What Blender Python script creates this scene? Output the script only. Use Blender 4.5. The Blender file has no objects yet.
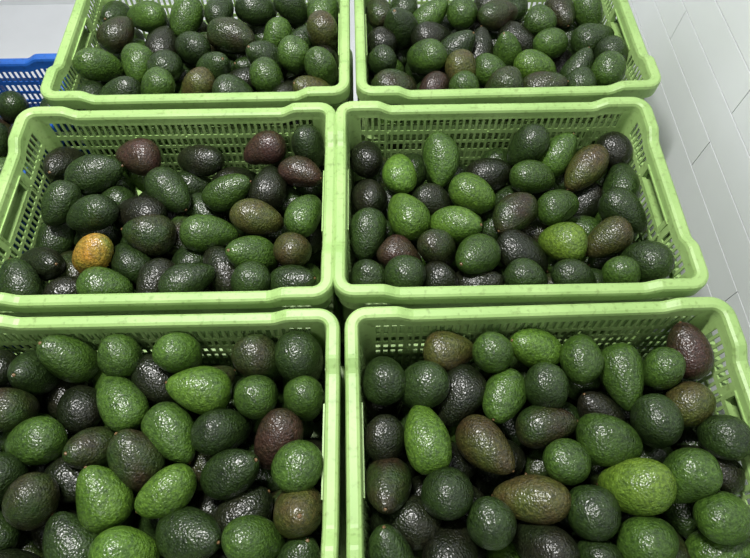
import bpy, bmesh, math, random
import numpy as np
from mathutils import Vector, Euler, Matrix
scene=bpy.context.scene
scene.view_settings.view_transform='Standard'
scene.view_settings.look='None'
scene.view_settings.exposure=0.0
COL=bpy.context.collection
def link(o): COL.objects.link(o); return o
def lin(c):
    c=c/255.0
    return c/12.92 if c<=0.04045 else ((c+0.055)/1.055)**2.4
def rgb(r,g,b): return (lin(r),lin(g),lin(b),1.0)

# ------------------------------------------------------------------ materials
def mat_base(name):
    m=bpy.data.materials.new(name); m.use_nodes=True
    nt=m.node_tree; b=nt.nodes['Principled BSDF']; return m,nt,b
def N(nt,t,**kw):
    n=nt.nodes.new(t)
    for k,v in kw.items(): setattr(n,k,v)
    return n
def plastic(name,c1,c2):
    m,nt,b=mat_base(name)
    tc=N(nt,'ShaderNodeTexCoord')
    no=N(nt,'ShaderNodeTexNoise'); no.inputs['Scale'].default_value=9; no.inputs['Detail'].default_value=6
    nt.links.new(tc.outputs['Object'],no.inputs['Vector'])
    cr=N(nt,'ShaderNodeValToRGB'); cr.color_ramp.elements[0].position=.35; cr.color_ramp.elements[1].position=.65
    cr.color_ramp.elements[0].color=c1; cr.color_ramp.elements[1].color=c2
    nt.links.new(no.outputs['Fac'],cr.inputs[0])
    n2=N(nt,'ShaderNodeTexNoise'); n2.inputs['Scale'].default_value=120; n2.inputs['Detail'].default_value=3
    nt.links.new(tc.outputs['Object'],n2.inputs['Vector'])
    r2=N(nt,'ShaderNodeValToRGB'); r2.color_ramp.elements[0].position=.30; r2.color_ramp.elements[1].position=.44
    r2.color_ramp.elements[0].color=(.68,.66,.60,1); r2.color_ramp.elements[1].color=(1,1,1,1)
    nt.links.new(n2.outputs['Fac'],r2.inputs[0])
    mx=N(nt,'ShaderNodeMixRGB',blend_type='MULTIPLY'); mx.inputs[0].default_value=.85
    nt.links.new(cr.outputs[0],mx.inputs[1]); nt.links.new(r2.outputs[0],mx.inputs[2])
    nt.links.new(mx.outputs[0],b.inputs['Base Color'])
    b.inputs['Roughness'].default_value=.45
    b.inputs['Specular IOR Level'].default_value=.45
    return m
M_green=plastic('green_crate_plastic',rgb(132,164,95),rgb(147,177,109))
M_blue=plastic('blue_crate_plastic',rgb(22,74,150),rgb(30,88,168))

def avocado_mat():
    m,nt,b=mat_base('avocado_skin')
    at=N(nt,'ShaderNodeAttribute',attribute_name='tint')
    a2=N(nt,'ShaderNodeAttribute',attribute_name='blush')
    lc=N(nt,'ShaderNodeAttribute',attribute_name='local')
    n1=N(nt,'ShaderNodeTexNoise'); n1.inputs['Scale'].default_value=17; n1.inputs['Detail'].default_value=4
    nt.links.new(lc.outputs['Vector'],n1.inputs['Vector'])
    r1=N(nt,'ShaderNodeValToRGB'); r1.color_ramp.elements[0].position=.36; r1.color_ramp.elements[1].position=.68
    nt.links.new(n1.outputs['Fac'],r1.inputs[0])
    mix=N(nt,'ShaderNodeMixRGB'); nt.links.new(r1.outputs[0],mix.inputs[0])
    nt.links.new(at.outputs['Color'],mix.inputs[1]); nt.links.new(a2.outputs['Color'],mix.inputs[2])
    n2=N(nt,'ShaderNodeTexNoise'); n2.inputs['Scale'].default_value=190; n2.inputs['Detail'].default_value=5
    nt.links.new(lc.outputs['Vector'],n2.inputs['Vector'])
    r2=N(nt,'ShaderNodeValToRGB'); r2.color_ramp.elements[0].position=.3; r2.color_ramp.elements[1].position=.7
    r2.color_ramp.elements[0].color=(.42,.46,.46,1); r2.color_ramp.elements[1].color=(1.35,1.3,1.15,1)
    nt.links.new(n2.outputs['Fac'],r2.inputs[0])
    mm=N(nt,'ShaderNodeMixRGB',blend_type='MULTIPLY'); mm.inputs[0].default_value=1
    nt.links.new(mix.outputs[0],mm.inputs[1]); nt.links.new(r2.outputs[0],mm.inputs[2])
    v=N(nt,'ShaderNodeTexVoronoi'); v.inputs['Scale'].default_value=420
    nt.links.new(lc.outputs['Vector'],v.inputs['Vector'])
    r3=N(nt,'ShaderNodeValToRGB'); r3.color_ramp.elements[0].position=.10; r3.color_ramp.elements[1].position=.28
    r3.color_ramp.elements[0].color=(1,1,1,1); r3.color_ramp.elements[1].color=(0,0,0,1)
    nt.links.new(v.outputs['Distance'],r3.inputs[0])
    f=N(nt,'ShaderNodeMath',operation='MULTIPLY'); f.inputs[1].default_value=.5
    nt.links.new(r3.outputs[0],f.inputs[0])
    dot=N(nt,'ShaderNodeMixRGB',blend_type='ADD'); nt.links.new(f.outputs[0],dot.inputs[0])
    nt.links.new(mm.outputs[0],dot.inputs[1])
    sc=N(nt,'ShaderNodeMixRGB',blend_type='MULTIPLY'); sc.inputs[0].default_value=1
    nt.links.new(mm.outputs[0],sc.inputs[1]); sc.inputs[2].default_value=(2.2,1.9,1.2,1)
    nt.links.new(sc.outputs[0],dot.inputs[2])
    st=N(nt,'ShaderNodeAttribute',attribute_name='stem')
    ms=N(nt,'ShaderNodeMixRGB'); nt.links.new(st.outputs['Fac'],ms.inputs[0])
    nt.links.new(dot.outputs[0],ms.inputs[1]); ms.inputs[2].default_value=rgb(104,82,54)
    nt.links.new(ms.outputs[0],b.inputs['Base Color'])
    b.inputs['Roughness'].default_value=.31
    b.inputs['Specular IOR Level'].default_value=.46
    v2=N(nt,'ShaderNodeTexVoronoi'); v2.inputs['Scale'].default_value=330; v2.feature='SMOOTH_F1'
    nt.links.new(lc.outputs['Vector'],v2.inputs['Vector'])
    n3=N(nt,'ShaderNodeTexNoise'); n3.inputs['Scale'].default_value=80
    nt.links.new(lc.outputs['Vector'],n3.inputs['Vector'])
    ad=N(nt,'ShaderNodeMath',operation='ADD'); nt.links.new(v2.outputs['Distance'],ad.inputs[0]); nt.links.new(n3.outputs['Fac'],ad.inputs[1])
    bp=N(nt,'ShaderNodeBump'); bp.inputs['Strength'].default_value=.7; bp.inputs['Distance'].default_value=.0019
    nt.links.new(ad.outputs[0],bp.inputs['Height']); nt.links.new(bp.outputs[0],b.inputs['Normal'])
    return m
M_avo=avocado_mat()

def wall_mat(name,c):
    m,nt,b=mat_base(name)
    tc=N(nt,'ShaderNodeTexCoord')
    no=N(nt,'ShaderNodeTexNoise'); no.inputs['Scale'].default_value=3; no.inputs['Detail'].default_value=5
    nt.links.new(tc.outputs['Object'],no.inputs['Vector'])
    cr=N(nt,'ShaderNodeValToRGB'); d=.88
    cr.color_ramp.elements[0].position=.3; cr.color_ramp.elements[1].position=.7
    cr.color_ramp.elements[0].color=(c[0]*d,c[1]*d,c[2]*d,1); cr.color_ramp.elements[1].color=c
    nt.links.new(no.outputs['Fac'],cr.inputs[0]); nt.links.new(cr.outputs[0],b.inputs['Base Color'])
    b.inputs['Roughness'].default_value=.42
    return m
M_wall=wall_mat('cold_room_wall_panel',rgb(220,224,225))
M_seam=wall_mat('panel_seam',rgb(182,187,190))
M_gwall=wall_mat('painted_wall_grey',rgb(150,154,158))
M_floor=wall_mat('sealed_floor',rgb(206,209,212))
M_ceil=wall_mat('ceiling_white',rgb(165,168,170))
M_wood=wall_mat('pallet_wood',rgb(150,120,86))

def box(bm,x0,x1,y0,y1,z0,z1,mi=0):
    vs=[bm.verts.new(p) for p in [(x0,y0,z0),(x1,y0,z0),(x1,y1,z0),(x0,y1,z0),(x0,y0,z1),(x1,y0,z1),(x1,y1,z1),(x0,y1,z1)]]
    for f in [(0,3,2,1),(4,5,6,7),(0,1,5,4),(1,2,6,5),(2,3,7,6),(3,0,4,7)]:
        fc=bm.faces.new([vs[i] for i in f]); fc.material_index=mi
def mesh_obj(name,bm,mats,loc=(0,0,0)):
    me=bpy.data.meshes.new(name); bm.normal_update(); bm.to_mesh(me); bm.free()
    for m in mats: me.materials.append(m)
    o=bpy.data.objects.new(name,me); o.location=loc; return link(o)

# ------------------------------------------------------------------ room
X0,X1,Y0,Y1,ZC=-2.6,0.69,-2.0,2.05,2.7
bm=bmesh.new(); box(bm,X0-.1,X1+.1,Y0-.1,Y1+.1,-.1,0); mesh_obj('floor',bm,[M_floor])
bm=bmesh.new(); box(bm,X0-.1,X1+.1,Y0-.1,Y1+.1,ZC,ZC+.1); mesh_obj('ceiling',bm,[M_ceil])
bm=bmesh.new()
box(bm,X1+.006,X1+.1,Y0,Y1,0,ZC,1)
ph=.075; z=0; k=0
while z<ZC-1e-4:
    z1=min(z+ph,ZC)
    ys=[Y0]; y=Y0+(.35 if k%2 else .65)
    while y<Y1: ys.append(y); y+=.6
    ys.append(Y1)
    for a,b_ in zip(ys[:-1],ys[1:]):
        box(bm,X1,X1+.006,a+.0008,b_-.0008,z+.0012,z1-.0012,0)
    z=z1;k+=1
mesh_obj('wall_right',bm,[M_wall,M_seam])
bm=bmesh.new(); box(bm,X0-.1,X0,Y0,Y1,0,ZC); mesh_obj('wall_left',bm,[M_gwall])
bm=bmesh.new(); box(bm,X0-.1,X1+.1,Y1,Y1+.1,0,ZC); mesh_obj('wall_back',bm,[M_wall])
bm=bmesh.new(); box(bm,X0-.1,X1+.1,Y0-.1,Y0,0,ZC); mesh_obj('wall_front',bm,[M_gwall])

# ------------------------------------------------------------------ crate mesh
W,D,HT=.598,.412,.216
RC=.032
def crate_path():
    a,b=W/2,D/2; pts=[]
    def straight(p0,p1,n,kind,length,pitch,slot):
        n_sl=int((length-.012)//pitch); off=(length-n_sl*pitch)/2
        ts=[0.0]
        for i in range(n_sl):
            ts+= [off+i*pitch+(pitch-slot)/2, off+i*pitch+(pitch+slot)/2]
        for i,t in enumerate(ts):
            u=t/length
            x=p0[0]+(p1[0]-p0[0])*u; y=p0[1]+(p1[1]-p0[1])*u
            hole = (i>0 and i%2==1)
            pts.append((x,y,n[0],n[1],kind,t-length/2,hole))
    def arc(cx,cy,a0):
        for i in range(7):
            t=a0+i/7*math.pi/2
            pts.append((cx+RC*math.cos(t),cy+RC*math.sin(t),math.cos(t),math.sin(t),'C',0,False))
    LL=2*(a-RC); SS=2*(b-RC)
    straight((-a+RC,-b),(a-RC,-b),(0,-1),'L',LL,.0128,.0078)
    arc(a-RC,-b+RC,-math.pi/2)
    straight((a,-b+RC),(a,b-RC),(1,0),'S',SS,.0128,.0078)
    arc(a-RC,b-RC,0)
    straight((a-RC,b),(-a+RC,b),(0,1),'L',LL,.0128,.0078)
    arc(-a+RC,b-RC,math.pi/2)
    straight((-a,b-RC),(-a,-b+RC),(-1,0),'S',SS,.0128,.0078)
    arc(-a+RC,-b+RC,math.pi)
    return pts
PATH=crate_path()
def sm(t): t=max(0,min(1,t)); return t*t*(3-2*t)
def raise_(x,y):
    dx=W/2-abs(x); dy=D/2-abs(y)
    if dy<dx: return .012*(1-sm((dx-.075)/.03))
    return .012*(1-sm((dy-.075)/.03))
def build_crate_mesh(name,mat):
    bm=bmesh.new(); n=len(PATH)
    rows=[(0.000,-.023,0),(0.000,-.005,0),(0.0012,-.0015,0),(.0035,0,0),(.0125,0,0),(.0152,-.0015,0),(.0165,-.005,0),(.0170,-.0145,1),(.0176,-.020,4),(.0182,-.029,2),(.0195,-.0465,0),
          (.0202,-.056,3),(.0212,-.074,0),(.0216,-.081,3),(.0226,-.099,0),(.023,-.106,3),(.024,-.124,0),(.0245,-.131,3),(.0255,-.149,0),(.026,-.156,3),(.027,-.174,0),(.0275,-.181,3),(.028,-.199,0),(.028,-.212,0)]
    G=[]
    for ins,z,_ in rows:
        r=[]
        for (x,y,nx,ny,k,c,h) in PATH:
            w=max(0,1-max(0,-z-.004)/.05)
            r.append(bm.verts.new((x-nx*ins,y-ny*ins,z+raise_(x,y)*w)))
        G.append(r)
    for j in range(len(rows)-1):
        ht=rows[j][2]
        for i in range(n):
            x,y,nx,ny,k,c,h=PATH[i]; i2=(i+1)%n
            cm=c+.003
            hole=False
            if k=='L' and h and ht in(4,2,3): hole=True
            if k=='S':
                if ht==3 and h: hole=True
                if ht in(4,2):
                    if abs(cm)<.058: hole=True
                    elif h and abs(cm)>.075: hole=True
            if hole: continue
            bm.faces.new([G[j][i],G[j][i2],G[j+1][i2],G[j+1][i]])
    bm.faces.new(list(reversed(G[-1])))
    bmesh.ops.recalc_face_normals(bm,faces=bm.faces)
    bm.normal_update()
    bmesh.ops.solidify(bm,geom=list(bm.faces),thickness=.0026)
    def ring(zc,ins0,ins1,t):
        q=[]
        for (x,y,nx,ny,k,c,h) in PATH:
            q.append([bm.verts.new((x-nx*i_,y-ny*i_,z_)) for i_,z_ in ((ins0,zc-t),(ins0,zc+t),(ins1,zc+t),(ins1,zc-t))])
        for i in range(n):
            A=q[i];B=q[(i+1)%n]
            for e in range(4):
                bm.faces.new([A[e],B[e],B[(e+1)%4],A[(e+1)%4]])
    ring(-.0525,.004,.020,.0016)
    ring(-.1275,.008,.025,.0016)
    ring(-.208,.003,.0285,.0035)
    a,b=W/2,D/2
    for x in (-.2,-.1,0,.1,.2):
        for s in(-1,1):
            y0,y1=sorted((s*(b-.006),s*(b-.024))); box(bm,x-.0015,x+.0015,y0,y1,-.205,-.05)
    for y in (-.13,-.068,.068,.13):
        for s in(-1,1):
            x0,x1=sorted((s*(a-.006),s*(a-.024))); box(bm,x0,x1,y-.0015,y+.0015,-.205,-.05)
    for s in(-1,1):
        x0,x1=sorted((s*(a-.0145),s*(a-.0225)))
        for (ya,yb,za,zb) in ((-.066,.066,-.0205,-.0175),(-.066,.066,-.050,-.047),(-.066,-.0615,-.047,-.0205),(.0595,.066,-.047,-.0205)):
            box(bm,x0,x1,ya,yb,za,zb)
        x0,x1=sorted((s*(a-.0005),s*(a-.003)))
        box(bm,x0,x1,-.075,.075,-.056,-.018)  # added plate outside the handle opening, blocks light so the opening looks dark
    bmesh.ops.recalc_face_normals(bm,faces=bm.faces)
    me=bpy.data.meshes.new(name); bm.to_mesh(me); bm.free(); me.materials.append(mat)
    return me
ME_G=build_crate_mesh('green_crate_mesh',M_green)
ME_B=build_crate_mesh('blue_crate_mesh',M_blue)
ZR=.666
CR={'r1l':(-.334,1.024,.004),'r1r':(.280,1.026,.010),'r2l':(-.358,.587,.0),'r2r':(.242,.589,.0),'r3l':(-.348,.153,.0),'r3r':(.264,.157,.012)}
def put_crate(name,me,x,y,z,rot):
    o=bpy.data.objects.new(name,me); link(o); o.location=(x,y,z); o.rotation_euler=(0,0,rot); 
    return o
for k,(x,y,r) in CR.items():
    for lv in range(3):
        put_crate('plastic_crate',ME_G,x,y,ZR-lv*.2262,r)
PAL_H=.144; ZB=PAL_H+.2123+.2262
BL=[(-.958,.835,0),(-.958,.415,0)]
for (x,y,r) in BL:
    for lv in range(2):
        put_crate('blue_plastic_crate',ME_B,x,y,ZB-lv*.2262,r)
bm=bmesh.new()
px0,px1,py0,py1=-1.26,-.665,.2,1.05
for i in range(6):
    xa=px0+i*(px1-px0-.085)/5; box(bm,xa,xa+.085,py0,py1,PAL_H-.022,PAL_H)
for y in (py0,(py0+py1)/2-.05,py1-.1):
    box(bm,px0,px1,y,y+.1,PAL_H-.044,PAL_H-.0221)
    for x in (px0,(px0+px1)/2-.05,px1-.1): box(bm,x,x+.1,y,y+.1,.022,PAL_H-.0441)
for x in (px0,(px0+px1)/2-.05,px1-.1): box(bm,x,x+.1,py0,py1,0,.0219)
mesh_obj('wooden_pallet',bm,[M_wood])

# ------------------------------------------------------------------ avocados
TOP={
'r1l':"""-168,108 0 g|-72,96 60 g|-224,-67 60 g|-149,-63 60 g|-48,6 0 d|-98,-140 20 g|-20,-125 60 m|66,-160 20 d|43,27 -10 d|121,-44 20 d|137,31 40 g|88,127 0 d|5,115 70 d|170,125 0 d|136,-111 20 g|187,-52 30 g|248,-3 50 m|238,89 70 g|244,-98 80 g|219,-164 0 m|-91,-58 60 d|12,-66 -40 d|-212,42 50 d|-175,-155 70 d|173,-149 60 k|69,-89 0 k|275,-48 80 k""",
'r1r':"""-267,114 60 d|-257,-65 10 d|-205,45 30 d|-151,-51 0 g|-219,-133 10 d|-143,-146 70 p|-131,94 20 g|-52,93 40 g|-78,-22 0 d|26,81 60 d|-4,-109 -10 g|-77,-101 -50 m|-75,-170 0 g|-7,-180 0 d|28,-24 20 g|81,-93 20 b|131,-10 60 g|113,55 70 g|172,98 -30 d|225,-3 0 d|221,-113 40 g|174,-95 -40 d|87,-168 60 d|153,-169 10 d|-268,14 60 k|232,87 0 g|-28,-7 0 k|271,-60 70 d""",
'r2l':"""-88,134 0 p|-158,94 10 d|22,144 0 k|152,149 20 p|235,86 80 p|-18,54 -30 d|95,56 20 g|-146,-4 15 d|-36,-45 -45 d|73,-43 0 g|158,-13 -10 m|-126,-94 -10 o|242,-12 60 g|219,-81 40 m|142,-100 30 g|50,-145 0 d|158,-162 0 d|-88,-168 0 g|231,-158 0 d|-222,-86 50 k|-207,19 60 d|-162,-147 60 k|97,-107 0 k|-17,-143 0 k|281,139 0 d""",
'r2r':"""-247,137 60 k|-181,84 80 b|-100,104 85 g|-45,28 -30 b|-171,-18 75 b|-242,46 50 k|-249,-57 90 d|-84,-54 20 b|-186,-114 0 p|-58,-122 30 g|-120,-107 80 d|76,72 0 g|-2,95 20 k|67,135 0 d|176,86 50 m|103,-75 -20 y|109,0 10 g|20,-20 60 d|183,-73 40 m|229,-18 -20 d|32,-98 -10 k|29,-166 -10 d|111,-159 60 d|191,-157 70 g|-189,-182 0 d|-122,-173 0 k|-55,-182 0 k|236,-122 80 d|-247,-138 30 d|-116,27 0 k|134,129 0 g""",
'r3l':"""-131,156 40 g|-44,162 20 g|-183,131 70 d|46,162 0 g|-35,84 0 g|84,97 10 b|51,30 -50 g|173,87 55 g|245,78 -20 g|176,144 -60 d|238,138 0 d|-151,25 20 g|-103,82 80 k|-68,12 30 d|6,0 80 d|-31,-52 85 b|61,-54 0 b|149,-24 60 d|212,16 30 p|128,37 70 d|256,-19 30 g|-123,-62 20 d|251,-75 80 m|191,-113 30 g|103,-107 0 d|19,-125 0 b|-65,-110 30 d|-191,76 70 d|-87,-26 70 k|168,-77 20 k|-177,-24 60 d""",
'r3r':"""-254,112 80 d|-135,158 20 m|-192,94 0 d|-3,172 80 b|-70,140 60 g|65,134 40 g|130,99 20 g|240,139 -20 p|231,47 -50 m|186,102 30 g|2,72 70 d|-65,76 70 g|-132,81 80 k|-189,19 75 b|-258,11 85 k|-96,-1 -65 m|1,37 0 d|17,-24 -15 g|-43,-74 -50 m|84,2 20 g|158,27 -50 d|98,-60 10 y|177,-54 70 g|38,-102 -10 d|-160,-60 70 d|-225,-101 -60 k|-106,-103 0 d|-251,-51 60 d|-263,-127 80 d|-159,-130 0 k|216,-106 20 g|111,-130 10 g|240,-29 70 k|-38,-131 0 k|90,50 -40 k|286,9 60 d""",
'b1':"",'b2':""}
DEPTH={'r1l':.040,'r1r':.040,'r2l':.048,'r2r':.048,'r3l':.038,'r3r':.038,'b1':.07,'b2':.07}
PAL={'k':((23,31,16),(28,28,20)),'d':((38,56,24),(29,42,20)),'g':((57,83,31),(45,66,26)),'b':((75,105,37),(62,91,31)),
     'y':((92,118,42),(74,102,35)),'m':((60,68,30),(60,50,31)),'p':((54,36,33),(42,40,25)),'o':((148,106,42),(84,94,34))}
NS,NRg=24,18
def template():
    vs=[];fs=[]
    vs.append((-1,0,0))
    for i in range(1,NRg):
        th=math.pi*i/NRg; x=-math.cos(th); r=math.sin(th)**.93*(1-.16*x-.04*x*x)
        for j in range(NS):
            ph=2*math.pi*j/NS; vs.append((x,r*math.cos(ph),r*math.sin(ph)))
    for xx,rr in ((.992,.10),(.955,.075),(1.02,.06)):
        for j in range(NS):
            ph=2*math.pi*j/NS; vs.append((xx,rr*math.cos(ph),rr*math.sin(ph)))
    vs.append((1.03,0,0))
    last=len(vs)-1
    R_=NRg-1+3
    for j in range(NS): fs.append((0,1+(j+1)%NS,1+j,1+j))
    for i in range(R_-1):
        for j in range(NS):
            a=1+i*NS+j; b=1+i*NS+(j+1)%NS
            fs.append((a,b,b+NS,a+NS))
    base=1+(R_-1)*NS
    for j in range(NS): fs.append((base+j,base+(j+1)%NS,last,last))
    stem=np.zeros(len(vs)); stem[1+(NRg-1+1)*NS:]=1.0
    return np.array(vs,float),fs,stem
TV,TF,TS=template()

def settle(key,seed):
    rng=np.random.RandomState(seed)
    dep=DEPTH[key]; hx,hy=W/2-.024,D/2-.024
    P0=[];ang=[];tilt=[];size=[];col=[];isA=[]
    ent=TOP[key].split('|') if TOP[key] else []
    for e in ent:
        p,a,c=e.split(); x,y=[float(v)/1000 for v in p.split(',')]
        P0.append((x,y,-dep-(.022 if c=='k' else 0)+(.006 if c in'byo' else 0)+rng.uniform(-.012,.004))); ang.append(math.radians(float(a))+(math.pi if rng.rand()<.4 else 0)); tilt.append(rng.normal(0,.12))
        size.append({'k':1.0,'d':1.0,'g':.99,'b':1.02,'y':1.08,'m':1.0,'p':.98,'o':1.02}[c]*rng.uniform(.92,1.06)); col.append(c); isA.append(True)
    nA=len(P0)
    cand=[(x+rng.uniform(-.012,.012),y+rng.uniform(-.012,.012)) for x in np.arange(-hx+.03,hx-.02,.062) for y in np.arange(-hy+.03,hy-.02,.056)]
    rng.shuffle(cand)
    for (x,y) in cand:
        if all((x-q[0])**2+(y-q[1])**2>.055**2 for q in P0):
            P0.append((x,y,-dep-.022)); ang.append(rng.uniform(0,6.28)); tilt.append(rng.normal(0,.35)); size.append(rng.uniform(.9,1.03)); col.append(rng.choice(list('kddgkd'))); isA.append(False)
    for lz in (.052,.104):
        if dep+lz>.175: continue
        for iy,y in enumerate(np.arange(-hy+.035,hy-.02,.066)):
            for x in np.arange(-hx+.04+(.03 if iy%2 else 0),hx-.02,.080):
                P0.append((x+rng.uniform(-.01,.01),y+rng.uniform(-.008,.008),-dep-lz)); ang.append(rng.uniform(0,6.28)); tilt.append(rng.normal(0,.3))
                size.append(rng.uniform(.9,1.02)); col.append(rng.choice(list('kddgd'))); isA.append(False)
    P0=np.array(P0); n=len(P0); ang=np.array(ang); tilt=np.array(tilt); S=np.array(size); isA=np.array(isA)
    d=np.stack([np.cos(ang)*np.cos(tilt),np.sin(ang)*np.cos(tilt),np.sin(tilt)],1)
    rF,rS,sep=.0325*S,.0275*S,.035*S
    A=P0-d*(sep/2)[:,None]; B=P0+d*(sep/2)[:,None]
    Q=np.concatenate([A,B]); Rr=np.concatenate([rF,rS]); own=np.concatenate([np.arange(n)]*2)
    RS=(Rr[:,None]+Rr[None,:]); same=own[:,None]==own[None,:]
    for it in range(180):
        Q[:,2]-=.0003 if it<130 else 0
        C=(Q[:n]+Q[n:])/2
        if it<155:
            corr=(P0-C)*np.where(isA,.2,.01)[:,None]
            Q[:n]+=corr; Q[n:]+=corr
        df=Q[:,None,:]-Q[None,:,:]; ds=np.sqrt((df**2).sum(2))+1e-9
        ov=RS-ds; ov[(ov<0)|same]=0
        Q+=( (ov/ds)[:,:,None]*df ).sum(1)*.30
        Q[:,0]=np.clip(Q[:,0],-hx+Rr,hx-Rr); Q[:,1]=np.clip(Q[:,1],-hy+Rr,hy-Rr)
        Q[:,2]=np.maximum(Q[:,2],-.207+Rr)
        v=Q[n:]-Q[:n]; l=np.sqrt((v**2).sum(1)); c=((sep-l)/l/2)[:,None]*v
        Q[n:]+=c; Q[:n]-=c
    v=Q[n:]-Q[:n]; v/=np.sqrt((v**2).sum(1))[:,None]
    return Q[:n],Q[n:],v,S,col

def build_pile(key,seed,loc,rot):
    A,B,v,S,col=settle(key,seed); rng=np.random.RandomState(seed+77)
    V=[];F=[];T=[];U=[];Lc=[];St=[]
    nv=len(TV)
    for i in range(len(A)):
        ax=v[i]; up=np.array([0,0,1.0]); 
        if abs(ax[2])>.9: up=np.array([1.0,0,0])
        e2=np.cross(up,ax); e2/=np.linalg.norm(e2); e3=np.cross(ax,e2)
        L=.0486*S[i]*rng.uniform(.91,1.10); Wd=.0341*S[i]*rng.uniform(.95,1.03)
        ctr=(A[i]*.5+B[i]*.5)-ax*.0025
        k=rng.uniform(-.08,.08)
        tv=TV.copy(); tap=rng.uniform(-.05,.15)
        tv[:,1]*=(1-tap*tv[:,0]); tv[:,2]*=(1-tap*tv[:,0])
        loc_=np.stack([tv[:,0]*L,tv[:,1]*Wd*(1+k*.4)+ (tv[:,0]**2)*k*.05,tv[:,2]*Wd],1)
        for _ in range(4):
            dvec=rng.normal(size=3); dvec/=np.linalg.norm(dvec); 
            loc_*= (1+.020*np.sin((tv@dvec)*rng.uniform(2,5)+rng.uniform(0,6)))[:,None]
        pos=ctr+loc_[:,:1]*ax+loc_[:,1:2]*e2+loc_[:,2:]*e3
        V.append(pos)
        F+= [tuple(q+i*nv for q in (f if f[2]!=f[3] else f[:3])) for f in TF]
        c1,c2=PAL[col[i]]; br=rng.uniform(.78,1.24)
        c1=[lin(c)*br for c in c1]; c2=[lin(c)*br for c in c2]
        if col[i]=='d' and rng.rand()<.25: c2=[lin(c) for c in (42,34,24)]
        T.append(np.tile([*c1,1],(nv,1))); U.append(np.tile([*c2,1],(nv,1)))
        Lc.append(loc_+rng.uniform(-5,5,size=3)); St.append(TS)
    V=np.concatenate(V); me=bpy.data.meshes.new('avocado_pile_mesh'); me.from_pydata(V.tolist(),[],F); me.update()
    for nm,data,tp in (('tint',T,'FLOAT_COLOR'),('blush',U,'FLOAT_COLOR')):
        at=me.attributes.new(nm,tp,'POINT'); at.data.foreach_set('color',np.concatenate(data).ravel())
    at=me.attributes.new('local','FLOAT_VECTOR','POINT'); at.data.foreach_set('vector',np.concatenate(Lc).ravel())
    at=me.attributes.new('stem','FLOAT','POINT'); at.data.foreach_set('value',np.concatenate(St).ravel())
    me.polygons.foreach_set('use_smooth',[True]*len(me.polygons)); me.materials.append(M_avo)
    o=bpy.data.objects.new('avocado_pile',me); link(o); o.location=loc; o.rotation_euler=(0,0,rot)
for i,(k,(x,y,r)) in enumerate(CR.items()): build_pile(k,11+i,(x,y,ZR),r)
for i,(x,y,r) in enumerate(BL): build_pile('b%d'%(i+1),51+i,(x,y,ZB),r)

# ------------------------------------------------------------------ lights: ceiling LED battens
def emis(name,s):
    m,nt,b=mat_base(name); b.inputs['Emission Color'].default_value=(1,.99,.97,1); b.inputs['Emission Strength'].default_value=s; b.inputs['Base Color'].default_value=(.9,.9,.9,1); return m
M_em=emis('led_diffuser',3.0)
def batten(x,y,rot,pw,L=.6,Wd=.16):
    bm=bmesh.new(); box(bm,-L/2,L/2,-Wd/2,Wd/2,-.045,0,0); box(bm,-L/2+.03,L/2-.03,-Wd/2+.02,Wd/2-.02,-.052,-.046,1)
    o=mesh_obj('ceiling_light',bm,[M_ceil,M_em],(x,y,ZC)); o.rotation_euler=(0,0,rot)
    l=bpy.data.lights.new('led_tube','AREA'); l.shape='RECTANGLE'; l.size=L*.95; l.size_y=Wd*.8; l.energy=pw; l.color=(1,.985,.965)
    lo=bpy.data.objects.new('led_tube',l); link(lo); lo.location=(0,0,-.06); lo.parent=o
batten(-.45,.80,0,78)
batten(-.3,-1.0,0,14)
w=bpy.data.worlds.new('world'); scene.world=w; w.use_nodes=True
w.node_tree.nodes['Background'].inputs[0].default_value=(.8,.85,.9,1); w.node_tree.nodes['Background'].inputs[1].default_value=.3

# ------------------------------------------------------------------ camera
cam=bpy.data.cameras.new("camera"); co=bpy.data.objects.new("camera",cam); link(co)
cam.sensor_width=36; cam.lens=555/750*36; cam.clip_start=.02
co.location=(0,-.004,ZR+.79); co.rotation_euler=Euler((math.radians(28),0,math.radians(-1.2)),'XYZ')
scene.camera=co
